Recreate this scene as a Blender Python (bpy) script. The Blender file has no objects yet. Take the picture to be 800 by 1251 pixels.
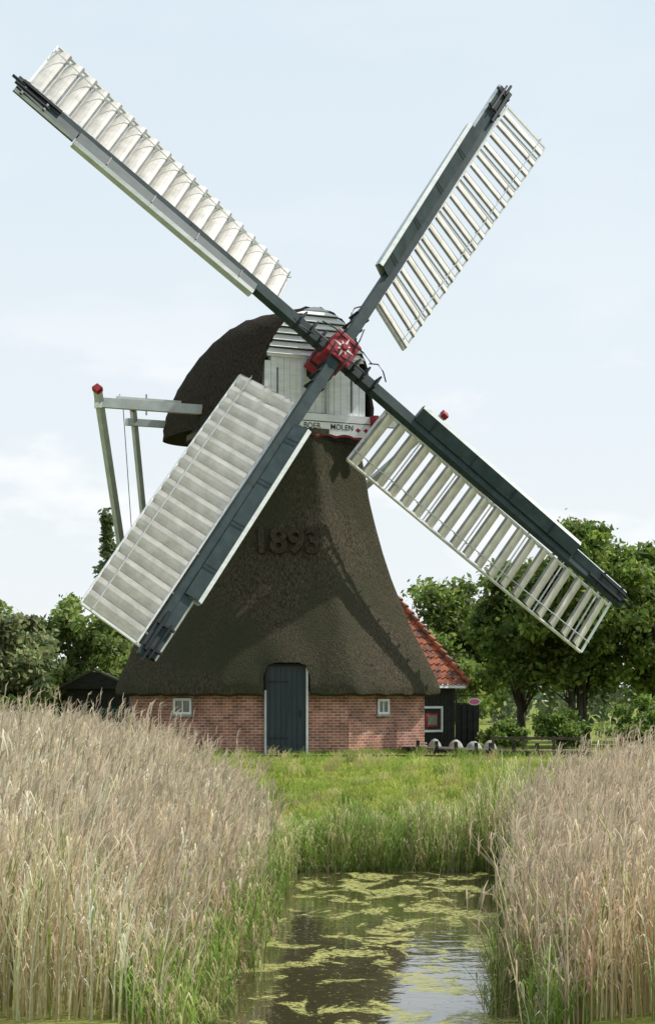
import bpy, math, random
import numpy as np
from mathutils import Vector, Matrix
random.seed(7); rng=np.random.default_rng(11)
sc=bpy.context.scene
sc.view_settings.view_transform='Standard'; sc.view_settings.look='None'; sc.view_settings.exposure=0
rad=math.radians
CY=-22.0; FPX=2743.0

# ------------------------------------------------------------------ camera
cam=bpy.data.cameras.new("camera"); co=bpy.data.objects.new("camera",cam); sc.collection.objects.link(co)
co.location=(0,CY,1.5); co.rotation_euler=(rad(90),0,0)
cam.sensor_fit='HORIZONTAL'; cam.sensor_width=36; cam.lens=FPX/800*36; cam.shift_y=0.287; cam.clip_end=4000; cam.clip_start=0.1
sc.camera=co

# ------------------------------------------------------------------ light
S=Vector((0.60,0.235,0.766)).normalized()
SE=math.asin(S.z); SR=math.atan2(S.x,S.y)
sl=bpy.data.lights.new("sun","SUN"); sl.energy=5.0; sl.angle=rad(0.5); sl.color=(1,0.955,0.88)
so=bpy.data.objects.new("sun",sl); sc.collection.objects.link(so); so.rotation_euler=S.to_track_quat('Z','Y').to_euler(); so.location=(30,30,60)

w=bpy.data.worlds.new("World"); sc.world=w; w.use_nodes=True
nt=w.node_tree; N=nt.nodes; L=nt.links; N.clear()
out=N.new('ShaderNodeOutputWorld'); bg=N.new('ShaderNodeBackground'); bg.inputs[1].default_value=0.107
sky=N.new('ShaderNodeTexSky'); sky.sky_type='NISHITA'; sky.sun_disc=False; sky.sun_elevation=SE; sky.sun_rotation=SR
sky.air_density=1.0; sky.dust_density=1.5; sky.ozone_density=1.0
tc=N.new('ShaderNodeTexCoord'); mp=N.new('ShaderNodeMapping'); mp.inputs['Scale'].default_value=(2.6,2.6,6.5); mp.inputs['Location'].default_value=(0.35,0,0.2)
L.new(tc.outputs['Generated'],mp.inputs[0])
no=N.new('ShaderNodeTexNoise'); no.inputs['Scale'].default_value=3.4; no.inputs['Detail'].default_value=8; no.inputs['Roughness'].default_value=0.55
L.new(mp.outputs[0],no.inputs['Vector'])
sep=N.new('ShaderNodeSeparateXYZ'); L.new(tc.outputs['Generated'],sep.inputs[0])
hz=N.new('ShaderNodeMapRange'); hz.inputs[1].default_value=0.0; hz.inputs[2].default_value=0.36; L.new(sep.outputs['Z'],hz.inputs[0])
hc=N.new('ShaderNodeMix'); hc.data_type='RGBA'; L.new(hz.outputs[0],hc.inputs[0]); hc.inputs[6].default_value=(8.8,9.15,9.4,1); hc.inputs[7].default_value=(6.8,8.0,8.85,1)
m1=N.new('ShaderNodeMix'); m1.data_type='RGBA'; m1.inputs[0].default_value=0.91; L.new(sky.outputs[0],m1.inputs[6]); L.new(hc.outputs[2],m1.inputs[7])
cr=N.new('ShaderNodeMapRange'); cr.interpolation_type='SMOOTHSTEP'; cr.inputs[1].default_value=0.50; cr.inputs[2].default_value=0.64; L.new(no.outputs[0],cr.inputs[0])
cf=N.new('ShaderNodeMapRange'); cf.interpolation_type='SMOOTHSTEP'; cf.inputs[1].default_value=0.09; cf.inputs[2].default_value=0.20; cf.inputs[3].default_value=0.8; cf.inputs[4].default_value=0.08
L.new(sep.outputs['Z'],cf.inputs[0])
mu=N.new('ShaderNodeMath'); mu.operation='MULTIPLY'; L.new(cr.outputs[0],mu.inputs[0]); L.new(cf.outputs[0],mu.inputs[1])
m2=N.new('ShaderNodeMix'); m2.data_type='RGBA'; L.new(mu.outputs[0],m2.inputs[0]); L.new(m1.outputs[2],m2.inputs[6]); m2.inputs[7].default_value=(9.6,9.7,9.8,1)
L.new(m2.outputs[2],bg.inputs[0]); L.new(bg.outputs[0],out.inputs[0])

# ------------------------------------------------------------------ materials
def mat(name, c1, c2=None, scale=(5,5,5), rough=0.7, bump=0.0, detail=5, attr=False, coord='Object', spec=0.3, c3=None, bscale=None, bdist=0.02, lo=0.35, hi=0.65, transl=0.0, metal=0.0):
    m=bpy.data.materials.new(name); m.use_nodes=True; nt=m.node_tree; N=nt.nodes; L=nt.links
    b=N['Principled BSDF']; b.inputs['Roughness'].default_value=rough; b.inputs['Specular IOR Level'].default_value=spec; b.inputs['Metallic'].default_value=metal
    tc=N.new('ShaderNodeTexCoord'); mp=N.new('ShaderNodeMapping'); mp.inputs['Scale'].default_value=scale
    L.new(tc.outputs[coord],mp.inputs[0])
    no=N.new('ShaderNodeTexNoise'); no.inputs['Scale'].default_value=1; no.inputs['Detail'].default_value=detail; no.inputs['Roughness'].default_value=0.6
    L.new(mp.outputs[0],no.inputs['Vector'])
    last=None
    if attr:
        a=N.new('ShaderNodeAttribute'); a.attribute_name='Col'
        last=a.outputs['Color']
    else:
        c2=c2 or tuple(x*0.75 for x in c1)
        mr=N.new('ShaderNodeMapRange'); mr.inputs[1].default_value=lo; mr.inputs[2].default_value=hi; L.new(no.outputs[0],mr.inputs[0])
        mx=N.new('ShaderNodeMix'); mx.data_type='RGBA'; L.new(mr.outputs[0],mx.inputs[0]); mx.inputs[6].default_value=(*c2,1); mx.inputs[7].default_value=(*c1,1)
        last=mx.outputs[2]
        if c3:
            n2=N.new('ShaderNodeTexNoise'); n2.inputs['Scale'].default_value=0.55; n2.inputs['Detail'].default_value=6; L.new(tc.outputs[coord],n2.inputs['Vector'])
            r2=N.new('ShaderNodeMapRange'); r2.inputs[1].default_value=0.42; r2.inputs[2].default_value=0.66; L.new(n2.outputs[0],r2.inputs[0])
            x2=N.new('ShaderNodeMix'); x2.data_type='RGBA'; L.new(r2.outputs[0],x2.inputs[0]); L.new(last,x2.inputs[6]); x2.inputs[7].default_value=(*c3,1); last=x2.outputs[2]
    L.new(last,b.inputs['Base Color'])
    if bump:
        bn=N.new('ShaderNodeBump'); bn.inputs['Strength'].default_value=bump; bn.inputs['Distance'].default_value=bdist
        if bscale:
            mp2=N.new('ShaderNodeMapping'); mp2.inputs['Scale'].default_value=bscale; L.new(tc.outputs[coord],mp2.inputs[0])
            n3=N.new('ShaderNodeTexNoise'); n3.inputs['Scale'].default_value=1; n3.inputs['Detail'].default_value=6; L.new(mp2.outputs[0],n3.inputs['Vector']); L.new(n3.outputs[0],bn.inputs['Height'])
        else: L.new(no.outputs[0],bn.inputs['Height'])
        L.new(bn.outputs[0],b.inputs['Normal'])
    if transl:
        t=N.new('ShaderNodeBsdfTranslucent'); L.new(last,t.inputs[0]); ms=N.new('ShaderNodeMixShader'); ms.inputs[0].default_value=transl
        L.new(b.outputs[0],ms.inputs[1]); L.new(t.outputs[0],ms.inputs[2]); L.new(ms.outputs[0],N['Material Output'].inputs[0])
    return m
M={}
M['thatch']=mat('thatch',(0.128,0.108,0.074),(0.030,0.027,0.019),scale=(26,26,6),rough=0.95,bump=1.0,bscale=(34,34,11),bdist=0.09,spec=0.05,c3=(0.058,0.058,0.036),detail=9,lo=0.35,hi=0.68)
M['thatchcap']=mat('thatch_cap',(0.066,0.053,0.040),(0.017,0.015,0.012),scale=(22,22,9),rough=0.95,bump=1.0,bscale=(30,30,14),bdist=0.06,spec=0.05,detail=9,lo=0.32,hi=0.7)
M['thatchdark']=mat('thatch_relief',(0.072,0.060,0.040),(0.030,0.025,0.017),scale=(26,26,5),rough=0.95,bump=1.0,bdist=0.05,spec=0.05,detail=8)
M['white']=mat('white_paint',(0.80,0.81,0.80),(0.66,0.67,0.66),scale=(2,2,9),rough=0.5,bump=0.1)
M['slat']=mat('slat_paint',(0.82,0.77,0.71),(0.60,0.56,0.51),scale=(3,3,3),rough=0.55,bump=0.15,detail=8)
M['slatlipshade']=mat('slat_lip_shade',(0.28,0.265,0.25),(0.18,0.17,0.16),scale=(3,3,3),rough=0.6)  # dark lip colour paints in the shade that sets the shutters apart
M['grey']=mat('grey_paint',(0.55,0.58,0.58),(0.42,0.45,0.45),scale=(3,3,3),rough=0.5)
M['green']=mat('dark_green_paint',(0.042,0.066,0.068),(0.024,0.040,0.043),scale=(3,3,3),rough=0.6,spec=0.25,detail=9)
M['black']=mat('black_iron',(0.02,0.022,0.025),(0.01,0.01,0.012),rough=0.5)
M['red']=mat('red_paint',(0.36,0.022,0.035),(0.20,0.015,0.02),scale=(6,6,6),rough=0.5,detail=8)
M['door']=mat('door_paint',(0.034,0.046,0.053),(0.022,0.033,0.038),scale=(8,8,1),rough=0.5)
M['darkwood']=mat('dark_wood',(0.03,0.03,0.025),(0.015,0.015,0.012),scale=(3,3,12),rough=0.8)
M['timber']=mat('weathered_timber',(0.12,0.095,0.07),(0.05,0.042,0.032),scale=(6,6,20),rough=0.9,bump=0.4)
M['stone']=mat('concrete',(0.42,0.41,0.38),(0.24,0.24,0.21),scale=(8,8,8),rough=0.9,bump=0.4)
M['bark']=mat('bark',(0.09,0.075,0.055),(0.035,0.03,0.022),scale=(10,10,3),rough=0.95,bump=0.6)
M['leaf']=mat('leaf',(0,0,0),attr=True,rough=0.5,spec=0.3,transl=0.5)
M['reed']=mat('reed',(0,0,0),attr=True,rough=0.7,spec=0.2,transl=0.42)
M['tile']=mat('roof_tile',(0.40,0.12,0.055),(0.11,0.06,0.045),scale=(4,4,4),rough=0.7,bump=0.3,lo=0.4,hi=0.6)
M['pink']=mat('pink_paint',(0.65,0.15,0.32),(0.55,0.12,0.26),rough=0.5)
M['teal']=mat('green_metal_paint',(0.03,0.16,0.12),(0.02,0.1,0.08),rough=0.5)
def glassmat():
    m=bpy.data.materials.new('window_glass'); m.use_nodes=True; nt=m.node_tree; b=nt.nodes['Principled BSDF']
    n=nt.nodes.new('ShaderNodeTexNoise'); n.inputs['Scale'].default_value=4; r=nt.nodes.new('ShaderNodeMapRange'); r.inputs[3].default_value=0.03; r.inputs[4].default_value=0.12
    nt.links.new(n.outputs[0],r.inputs[0]); nt.links.new(r.outputs[0],b.inputs['Roughness']); b.inputs['Base Color'].default_value=(0.08,0.09,0.09,1); b.inputs['Specular IOR Level'].default_value=1.0
    return m
M['glass']=glassmat()
def brickmat():
    m=bpy.data.materials.new('red_brick'); m.use_nodes=True; nt=m.node_tree; N=nt.nodes; L=nt.links; b=N['Principled BSDF']; b.inputs['Roughness'].default_value=0.9; b.inputs['Specular IOR Level'].default_value=0.15
    uv=N.new('ShaderNodeUVMap'); uv.uv_map='UVMap'
    br=N.new('ShaderNodeTexBrick'); br.inputs['Scale'].default_value=1; br.inputs['Brick Width'].default_value=0.22; br.inputs['Row Height'].default_value=0.075; br.inputs['Mortar Size'].default_value=0.010; br.inputs['Mortar Smooth'].default_value=0.3
    br.inputs['Color1'].default_value=(0.48,0.19,0.125,1); br.inputs['Color2'].default_value=(0.25,0.10,0.072,1); br.inputs['Mortar'].default_value=(0.50,0.44,0.38,1)
    L.new(uv.outputs[0],br.inputs['Vector'])
    n=N.new('ShaderNodeTexNoise'); n.inputs['Scale'].default_value=2.2; n.inputs['Detail'].default_value=9; L.new(uv.outputs[0],n.inputs['Vector'])
    r=N.new('ShaderNodeMapRange'); r.inputs[1].default_value=0.3; r.inputs[2].default_value=0.75; r.inputs[3].default_value=0.55; r.inputs[4].default_value=1.3; L.new(n.outputs[0],r.inputs[0])
    mx=N.new('ShaderNodeMix'); mx.data_type='RGBA'; mx.blend_type='MULTIPLY'; mx.inputs[0].default_value=1; L.new(br.outputs[0],mx.inputs[6]); L.new(r.outputs[0],mx.inputs[7]); L.new(mx.outputs[2],b.inputs['Base Color'])
    bn=N.new('ShaderNodeBump'); bn.invert=True; bn.inputs['Strength'].default_value=0.6; bn.inputs['Distance'].default_value=0.008; L.new(br.outputs['Fac'],bn.inputs['Height']); L.new(bn.outputs[0],b.inputs['Normal'])
    return m
M['brick']=brickmat()

# ------------------------------------------------------------------ mesh builder
class MB:
    def __init__(s): s.v=[]; s.f=[]; s.m=[]; s.names=[]; s.uv={}
    def mi(s,name):
        if name not in s.names: s.names.append(name)
        return s.names.index(name)
    def poly(s,pts,mname,uv=None):
        i=len(s.v); s.v+= [tuple(p) for p in pts]; s.f.append(tuple(range(i,i+len(pts)))); s.m.append(s.mi(mname))
        if uv: s.uv[len(s.f)-1]=uv
    def hexa(s,c,mname):
        i=len(s.v); s.v+=[tuple(p) for p in c]; k=s.mi(mname)
        for q in ((0,3,2,1),(4,5,6,7),(0,1,5,4),(1,2,6,5),(2,3,7,6),(3,0,4,7)):
            s.f.append(tuple(i+a for a in q)); s.m.append(k)
    def beam(s,p0,p1,w0,h0,mname,up=(0,0,1),w1=None,h1=None):
        p0=Vector(p0);p1=Vector(p1);d=(p1-p0).normalized();up=Vector(up)
        x=d.cross(up)
        if x.length<1e-4: x=d.cross(Vector((0,1,0)))
        x.normalize(); y=x.cross(d).normalized(); w1=w0 if w1 is None else w1; h1=h0 if h1 is None else h1
        c=[]
        for p,ww,hh in ((p0,w0,h0),(p1,w1,h1)):
            c+=[p-x*ww/2-y*hh/2,p+x*ww/2-y*hh/2,p+x*ww/2+y*hh/2,p-x*ww/2+y*hh/2]
        s.hexa(c,mname)
    def box(s,o,ax,ay,az,mname):
        o=Vector(o);ax=Vector(ax);ay=Vector(ay);az=Vector(az)
        if ax.cross(ay).dot(az)<0: ax,ay=ay,ax
        s.hexa([o,o+ax,o+ax+ay,o+ay,o+az,o+ax+az,o+ax+ay+az,o+ay+az],mname)
    def tube(s,pts,radii,mname,n=7):
        i0=len(s.v); k=s.mi(mname); P=[Vector(p) for p in pts]
        for j,p in enumerate(P):
            d=(P[min(j+1,len(P)-1)]-P[max(j-1,0)]).normalized(); a=d.orthogonal().normalized() if abs(d.z)<0.95 else d.cross(Vector((0,1,0))).normalized(); b=d.cross(a)
            for q in range(n):
                t=2*math.pi*q/n; s.v.append(tuple(p+(a*math.cos(t)+b*math.sin(t))*radii[j]))
        for j in range(len(P)-1):
            for q in range(n):
                s.f.append((i0+j*n+q,i0+j*n+(q+1)%n,i0+(j+1)*n+(q+1)%n,i0+(j+1)*n+q)); s.m.append(k)
        s.f.append(tuple(i0+(len(P)-1)*n+q for q in range(n))); s.m.append(k)
        s.f.append(tuple(i0+q for q in reversed(range(n)))); s.m.append(k)
    def build(s,name,parent=None,smooth=None,bevel=0):
        me=bpy.data.meshes.new(name); me.from_pydata(s.v,[],s.f)
        for n in s.names: me.materials.append(M[n])
        me.polygons.foreach_set('material_index',s.m)
        if s.uv:
            ul=me.uv_layers.new(name='UVMap')
            for fi,u in s.uv.items():
                for li,c in zip(me.polygons[fi].loop_indices,u): ul.data[li].uv=c
        me.update()
        if smooth is not None:
            me.polygons.foreach_set('use_smooth',[True]*len(s.f)); me.set_sharp_from_angle(angle=rad(smooth))
        o=bpy.data.objects.new(name,me); sc.collection.objects.link(o)
        if parent: o.parent=parent
        if bevel:
            b=o.modifiers.new('bevel','BEVEL'); b.width=bevel; b.segments=2; b.limit_method='ANGLE'
        return o
def empty(name,loc=(0,0,0)):
    e=bpy.data.objects.new(name,None); sc.collection.objects.link(e); return e

def text_obj(name,body,size,M4,mname,extr,parent,offset=0.0,width=None):
    cu=bpy.data.curves.new(name,'FONT'); cu.body=body; cu.size=size; cu.extrude=extr; cu.offset=offset; cu.align_x='CENTER'; cu.align_y='CENTER'; cu.resolution_u=4
    o=bpy.data.objects.new(name+'_t',cu); sc.collection.objects.link(o); bpy.context.view_layer.update()
    me=bpy.data.meshes.new_from_object(o.evaluated_get(bpy.context.evaluated_depsgraph_get())); bpy.data.objects.remove(o)
    if width:
        xs=[v.co.x for v in me.vertices]; k=width/(max(xs)-min(xs))
        for v in me.vertices: v.co.x*=k
    me.materials.clear(); me.materials.append(M[mname]); me.transform(M4)
    ob=bpy.data.objects.new(name,me); sc.collection.objects.link(ob); ob.parent=parent; return ob
def frame(o,x,y,z):
    m=Matrix.Identity(4)
    for i,a in enumerate((x,y,z)): 
        for j in range(3): m[j][i]=a[j]
    for j in range(3): m[j][3]=o[j]
    return m

def np_mesh(name,verts,quads,cols,mname,parent=None):
    me=bpy.data.meshes.new(name); nv=len(verts); nf=len(quads)
    me.vertices.add(nv); me.vertices.foreach_set('co',verts.astype(np.float32).ravel())
    me.loops.add(nf*4); me.loops.foreach_set('vertex_index',quads.astype(np.int32).ravel())
    me.polygons.add(nf); me.polygons.foreach_set('loop_start',np.arange(0,nf*4,4,dtype=np.int32))
    a=me.color_attributes.new('Col','FLOAT_COLOR','POINT'); c=np.ones((nv,4),np.float32); c[:,:3]=cols; a.data.foreach_set('color',c.ravel())
    me.materials.append(M[mname]); me.update(calc_edges=True)
    o=bpy.data.objects.new(name,me); sc.collection.objects.link(o)
    if parent: o.parent=parent
    return o
class Strips:
    def __init__(s): s.V=[];s.Q=[];s.C=[];s.n=0
    def add(s,P,W,D,C,C2=None):
        n,k,_=P.shape
        V=np.stack([P-D[:,None,:]*W[:,:,None]/2,P+D[:,None,:]*W[:,:,None]/2],axis=2).reshape(-1,3)
        base=(np.arange(n)*k*2)[:,None]+(np.arange(k-1)*2)[None,:]
        q=np.stack([base,base+1,base+3,base+2],axis=-1).reshape(-1,4)+s.n
        if C2 is None: C2=C
        t=np.linspace(0,1,k)[None,:,None]
        cc=C[:,None,:]*(1-t)+C2[:,None,:]*t
        cc=np.repeat(cc[:,:,None,:],2,axis=2).reshape(-1,3)
        s.V.append(V); s.Q.append(q); s.C.append(cc); s.n+=len(V)
    def quads(s,P,A,B,C):
        n=len(P)
        V=np.stack([P-A,P+B,P+A,P-B],axis=1).reshape(-1,3)
        q=np.arange(n*4).reshape(-1,4)+s.n
        s.V.append(V);s.Q.append(q);s.C.append(np.repeat(C,4,axis=0)); s.n+=len(V)
    def build(s,name,mname,parent=None):
        return np_mesh(name,np.concatenate(s.V),np.concatenate(s.Q),np.concatenate(s.C),mname,parent)

# ------------------------------------------------------------------ terrain
def ss(x,a,b):
    t=np.clip((x-a)/(b-a),0,1); return t*t*(3-2*t)
def xl(y):
    d=y-CY; return -1.12+0.022*(np.clip(d,12,34)-18)+0.08*np.sin(d*0.6)
def xr(y):
    d=y-CY; return 1.66+0.085*(np.clip(d,10,40)-18)+0.1*np.sin(d*0.9)
WE=12.3
def bumps(x,y): return 0.05*np.sin(x*1.1+y*0.7)*np.cos(y*0.5-x*0.4)+0.035*np.sin(x*2.7-y*1.3)*np.sin(y*1.9+x*0.6)+0.02*np.sin(x*5.1+1.0)*np.cos(y*3.3)
def gz(x,y):
    x=np.asarray(x,float);y=np.asarray(y,float); d_=y-CY
    d=np.maximum(np.maximum(xl(y)-x,x-xr(y)),y-WE-0.15*np.sin(x*1.7))
    base=-0.80+0.80*ss(d_,34.6,45+0.8*np.sin(x*0.8))
    base=base+bumps(x,y)*1.3*ss(d_,34,37)*(1-ss(d_,50,54))
    return -1.8+ss(d,-0.7,0.35)*(base+1.8)
xs=np.concatenate([-np.geomspace(1200,12,26),np.linspace(-11.5,11.5,116),np.geomspace(12,1200,26)])
ys=np.concatenate([np.linspace(-80,-13,20),np.linspace(-12.5,42,240),np.geomspace(43,2500,34)])
X,Y=np.meshgrid(xs,ys); Z=gz(X,Y)
V=np.stack([X,Y,Z],-1).reshape(-1,3); nx=len(xs); ny=len(ys)
ii=(np.arange(ny-1)[:,None]*nx+np.arange(nx-1)[None,:]).ravel()
Q=np.stack([ii,ii+1,ii+nx+1,ii+nx],-1)
M['ground']=mat('grass_ground',(0.20,0.245,0.048),(0.11,0.15,0.03),scale=(2.2,2.2,2.2),rough=0.95,bump=0.6,bscale=(25,25,25),bdist=0.04,spec=0.05,c3=(0.23,0.22,0.07),detail=8)
g=np_mesh('ground',V,Q,np.full((len(V),3),0.1),'ground'); g.data.polygons.foreach_set('use_smooth',[True]*len(Q))

def watermat():
    m=bpy.data.materials.new('pond_water'); m.use_nodes=True; nt=m.node_tree; N=nt.nodes; L=nt.links; b=N['Principled BSDF']
    b.inputs['Base Color'].default_value=(0.045,0.040,0.018,1); b.inputs['Roughness'].default_value=0.03; b.inputs['IOR'].default_value=1.33; b.inputs['Specular IOR Level'].default_value=0.6
    tc=N.new('ShaderNodeTexCoord')
    n=N.new('ShaderNodeTexNoise'); n.inputs['Scale'].default_value=3.0; n.inputs['Detail'].default_value=3; L.new(tc.outputs['Object'],n.inputs['Vector'])
    bn=N.new('ShaderNodeBump'); bn.inputs['Strength'].default_value=0.08; bn.inputs['Distance'].default_value=0.05; L.new(n.outputs[0],bn.inputs['Height']); L.new(bn.outputs[0],b.inputs['Normal'])
    a=N.new('ShaderNodeBsdfPrincipled'); a.inputs['Roughness'].default_value=0.75
    mp=N.new('ShaderNodeMapping'); mp.inputs['Scale'].default_value=(1.15,0.50,1); mp.inputs['Location'].default_value=(1.3,0.8,0); L.new(tc.outputs['Object'],mp.inputs[0])
    n1=N.new('ShaderNodeTexNoise'); n1.inputs['Scale'].default_value=1.45; n1.inputs['Detail'].default_value=10; n1.inputs['Roughness'].default_value=0.66; n1.inputs['Distortion'].default_value=0.6
    L.new(mp.outputs[0],n1.inputs['Vector'])
    r=N.new('ShaderNodeMapRange'); r.inputs[1].default_value=0.52; r.inputs[2].default_value=0.55; L.new(n1.outputs[0],r.inputs[0])
    vo=N.new('ShaderNodeTexNoise'); vo.inputs['Scale'].default_value=17; vo.inputs['Detail'].default_value=5; vo.inputs['Roughness'].default_value=0.7; L.new(tc.outputs['Object'],vo.inputs['Vector'])
    r2=N.new('ShaderNodeMapRange'); r2.inputs[1].default_value=0.43; r2.inputs[2].default_value=0.50; L.new(vo.outputs[0],r2.inputs[0])
    mu=N.new('ShaderNodeMath'); mu.operation='MULTIPLY'; L.new(r.outputs[0],mu.inputs[0]); L.new(r2.outputs[0],mu.inputs[1])
    # stray single plants between the patches
    r3=N.new('ShaderNodeMapRange'); r3.inputs[1].default_value=0.62; r3.inputs[2].default_value=0.66; L.new(vo.outputs[0],r3.inputs[0])
    mxx=N.new('ShaderNodeMath'); mxx.operation='MAXIMUM'; L.new(mu.outputs[0],mxx.inputs[0]); L.new(r3.outputs[0],mxx.inputs[1])
    n2=N.new('ShaderNodeTexNoise'); n2.inputs['Scale'].default_value=6; n2.inputs['Detail'].default_value=8; L.new(tc.outputs['Object'],n2.inputs['Vector'])
    cx=N.new('ShaderNodeMix'); cx.data_type='RGBA'; L.new(n2.outputs[0],cx.inputs[0]); cx.inputs[6].default_value=(0.13,0.14,0.025,1); cx.inputs[7].default_value=(0.42,0.40,0.11,1); L.new(cx.outputs[2],a.inputs['Base Color'])
    ms=N.new('ShaderNodeMixShader'); L.new(mxx.outputs[0],ms.inputs[0]); L.new(b.outputs[0],ms.inputs[1]); L.new(a.outputs[0],ms.inputs[2]); L.new(ms.outputs[0],N['Material Output'].inputs[0])
    return m
M['water']=watermat()
mb=MB(); mb.poly([(-5,-60,-1.1),(8,-60,-1.1),(8,14.5,-1.1),(-5,14.5,-1.1)],'water'); mb.build('water')

# ------------------------------------------------------------------ WINDMILL
Xc,Yc=-1.5,42.0
PS,TA=rad(30),rad(13)
F=Vector((math.sin(PS),-math.cos(PS),0)); E1=Vector((math.cos(PS),math.sin(PS),0))
def C(u,v,z): return Vector((Xc,Yc,0))+F*u+E1*v+Vector((0,0,z))
mill=empty('thatched_windmill')
PHI=rad(5.5)
def dirv(a): return Vector((math.sin(a),-math.cos(a),0))
def octR(th,R,rnd):
    a=((th-PHI+math.pi/8)%(math.pi/4))-math.pi/8
    ro=R*math.cos(math.pi/8)/math.cos(a)
    return ro*(1-rnd)+R*0.965*rnd
mb=MB()
R=4.4; H=1.72
for k in range(8):
    a0=PHI+math.pi/8*(2*k-1); a1=a0+math.pi/4
    p0=Vector((Xc,Yc,0))+dirv(a0)*R; p1=Vector((Xc,Yc,0))+dirv(a1)*R; Ln=(p1-p0).length
    z=Vector((0,0,1))
    mb.poly([p0-z*0.3,p1-z*0.3,p1+z*H,p0+z*H],'brick',uv=[(k*5,-0.3),(k*5+Ln,-0.3),(k*5+Ln,H),(k*5,H)])
mb.build('brick_base',mill)
def face(k,s,z,out=0.0,RR=4.4):
    n=dirv(PHI+k*math.pi/4); t=Vector((-n.y,n.x,0))
    if t.dot(Vector((1,0,0)))<0 and abs(k)<=1: t=-t
    return Vector((Xc,Yc,0))+n*(RR*math.cos(math.pi/8)+out)+t*s+Vector((0,0,z)),t,n
def window(name,k,s,z0,z1,wd):
    mb=MB(); p,t,n=face(k,s,z0); Z=Vector((0,0,1)); h=z1-z0
    mb.box(p-t*wd/2+n*0.004,t*wd,n*0.02,Z*h,'glass')
    b=0.065
    mb.box(p-t*wd/2+n*0.006,t*b,n*0.05,Z*h,'white'); mb.box(p+t*(wd/2-b)+n*0.006,t*b,n*0.05,Z*h,'white')
    mb.box(p-t*(wd/2-b)+n*0.006,t*(wd-2*b),n*0.048,Z*b,'white'); mb.box(p-t*(wd/2-b)+Z*(h-b)+n*0.006,t*(wd-2*b),n*0.048,Z*b,'white')
    mb.box(p-t*0.02+Z*b+n*0.006,t*0.04,n*0.035,Z*(h-2*b),'white')
    mb.box(p-t*(wd/2+0.05)-Z*0.06+n*0.004,t*(wd+0.1),n*0.08,Z*0.055,'stone')
    mb.build(name,mill)
window('window_left_face',-1,0.25,1.10,1.54,0.66)
window('window_right_face',1,-0.22,1.10,1.52,0.50)
mb=MB(); Z=Vector((0,0,1)); DW=1.06; DH=2.40; ds=0.0
p,t,n=face(0,ds,0)
mb.box(p-t*DW/2+n*0.02-Z*0.05,t*DW,n*0.08,Z*(DH+0.05),'door')
for i in range(6):
    x=-DW/2+0.09+i*(DW-0.18)/6
    mb.box(p+t*(x+0.008)+n*0.1+Z*0.06,t*((DW-0.18)/6-0.016),n*0.018,Z*(DH-0.12),'door')
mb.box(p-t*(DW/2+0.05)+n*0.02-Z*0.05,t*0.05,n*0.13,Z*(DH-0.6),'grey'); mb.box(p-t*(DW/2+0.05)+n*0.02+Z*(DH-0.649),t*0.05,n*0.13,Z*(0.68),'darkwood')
mb.box(p+t*(DW/2)+n*0.02-Z*0.05,t*0.055,n*0.13,Z*(DH+0.08),'white')
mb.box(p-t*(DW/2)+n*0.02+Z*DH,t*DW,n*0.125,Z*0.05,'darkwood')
for zz in (0.45,1.95): mb.box(p-t*(DW/2-0.04)+n*0.12+Z*zz,t*0.55,n*0.012,Z*0.05,'black')
mb.box(p+t*(DW/2-0.17)+n*0.12+Z*1.05,t*0.035,n*0.05,Z*0.16,'black')
mb.box(p-t*(DW/2+0.15)+n*0.05,t*(DW+0.3),n*0.5,Z*0.05,'stone')
mb.build('door',mill)
prof=[(4.30,1.80),(4.55,1.64),(4.75,1.60),(4.86,1.66),(4.87,1.78),(4.80,1.98),(4.68,2.25),(4.58,2.45),(4.44,2.75),(4.30,3.05),(3.98,3.65),(3.70,4.25),(3.45,4.90),(3.22,5.60),(3.02,6.30),(2.84,7.0),(2.70,7.7),(2.58,8.3),(2.50,8.75),(2.38,8.80)]
NS=160; vs=[];fs=[]
for j,(r,z) in enumerate(prof):
    for i in range(NS):
        th=2*math.pi*i/NS
        rr=octR(th,r,0.06)+0.014*math.sin(th*23+z*2)+0.012*math.sin(th*41-z*3.3)
        lat=math.sin(th-PHI)*r
        hood=math.exp(-(lat/0.66)**4)*math.exp(-((z-2.60)/0.36)**2)*(1 if math.cos(th-PHI)>0 else 0)
        rr+=0.17*hood
        d=dirv(th); vs.append((Xc+d.x*rr,Yc+d.y*rr,z+(0.02*math.sin(th*31)+0.012*math.sin(th*57) if j in (1,2,3,4) else 0)))
for j in range(len(prof)-1):
    for i in range(NS):
        a=j*NS+i;b=j*NS+(i+1)%NS; fs.append((a,b,b+NS,a+NS))
fs.append(tuple(range(NS))[::-1]); fs.append(tuple((len(prof)-1)*NS+i for i in range(NS)))
me=bpy.data.meshes.new('thatched_body'); me.from_pydata(vs,[],fs); me.update()
body=bpy.data.objects.new('thatched_body',me); sc.collection.objects.link(body)
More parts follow.
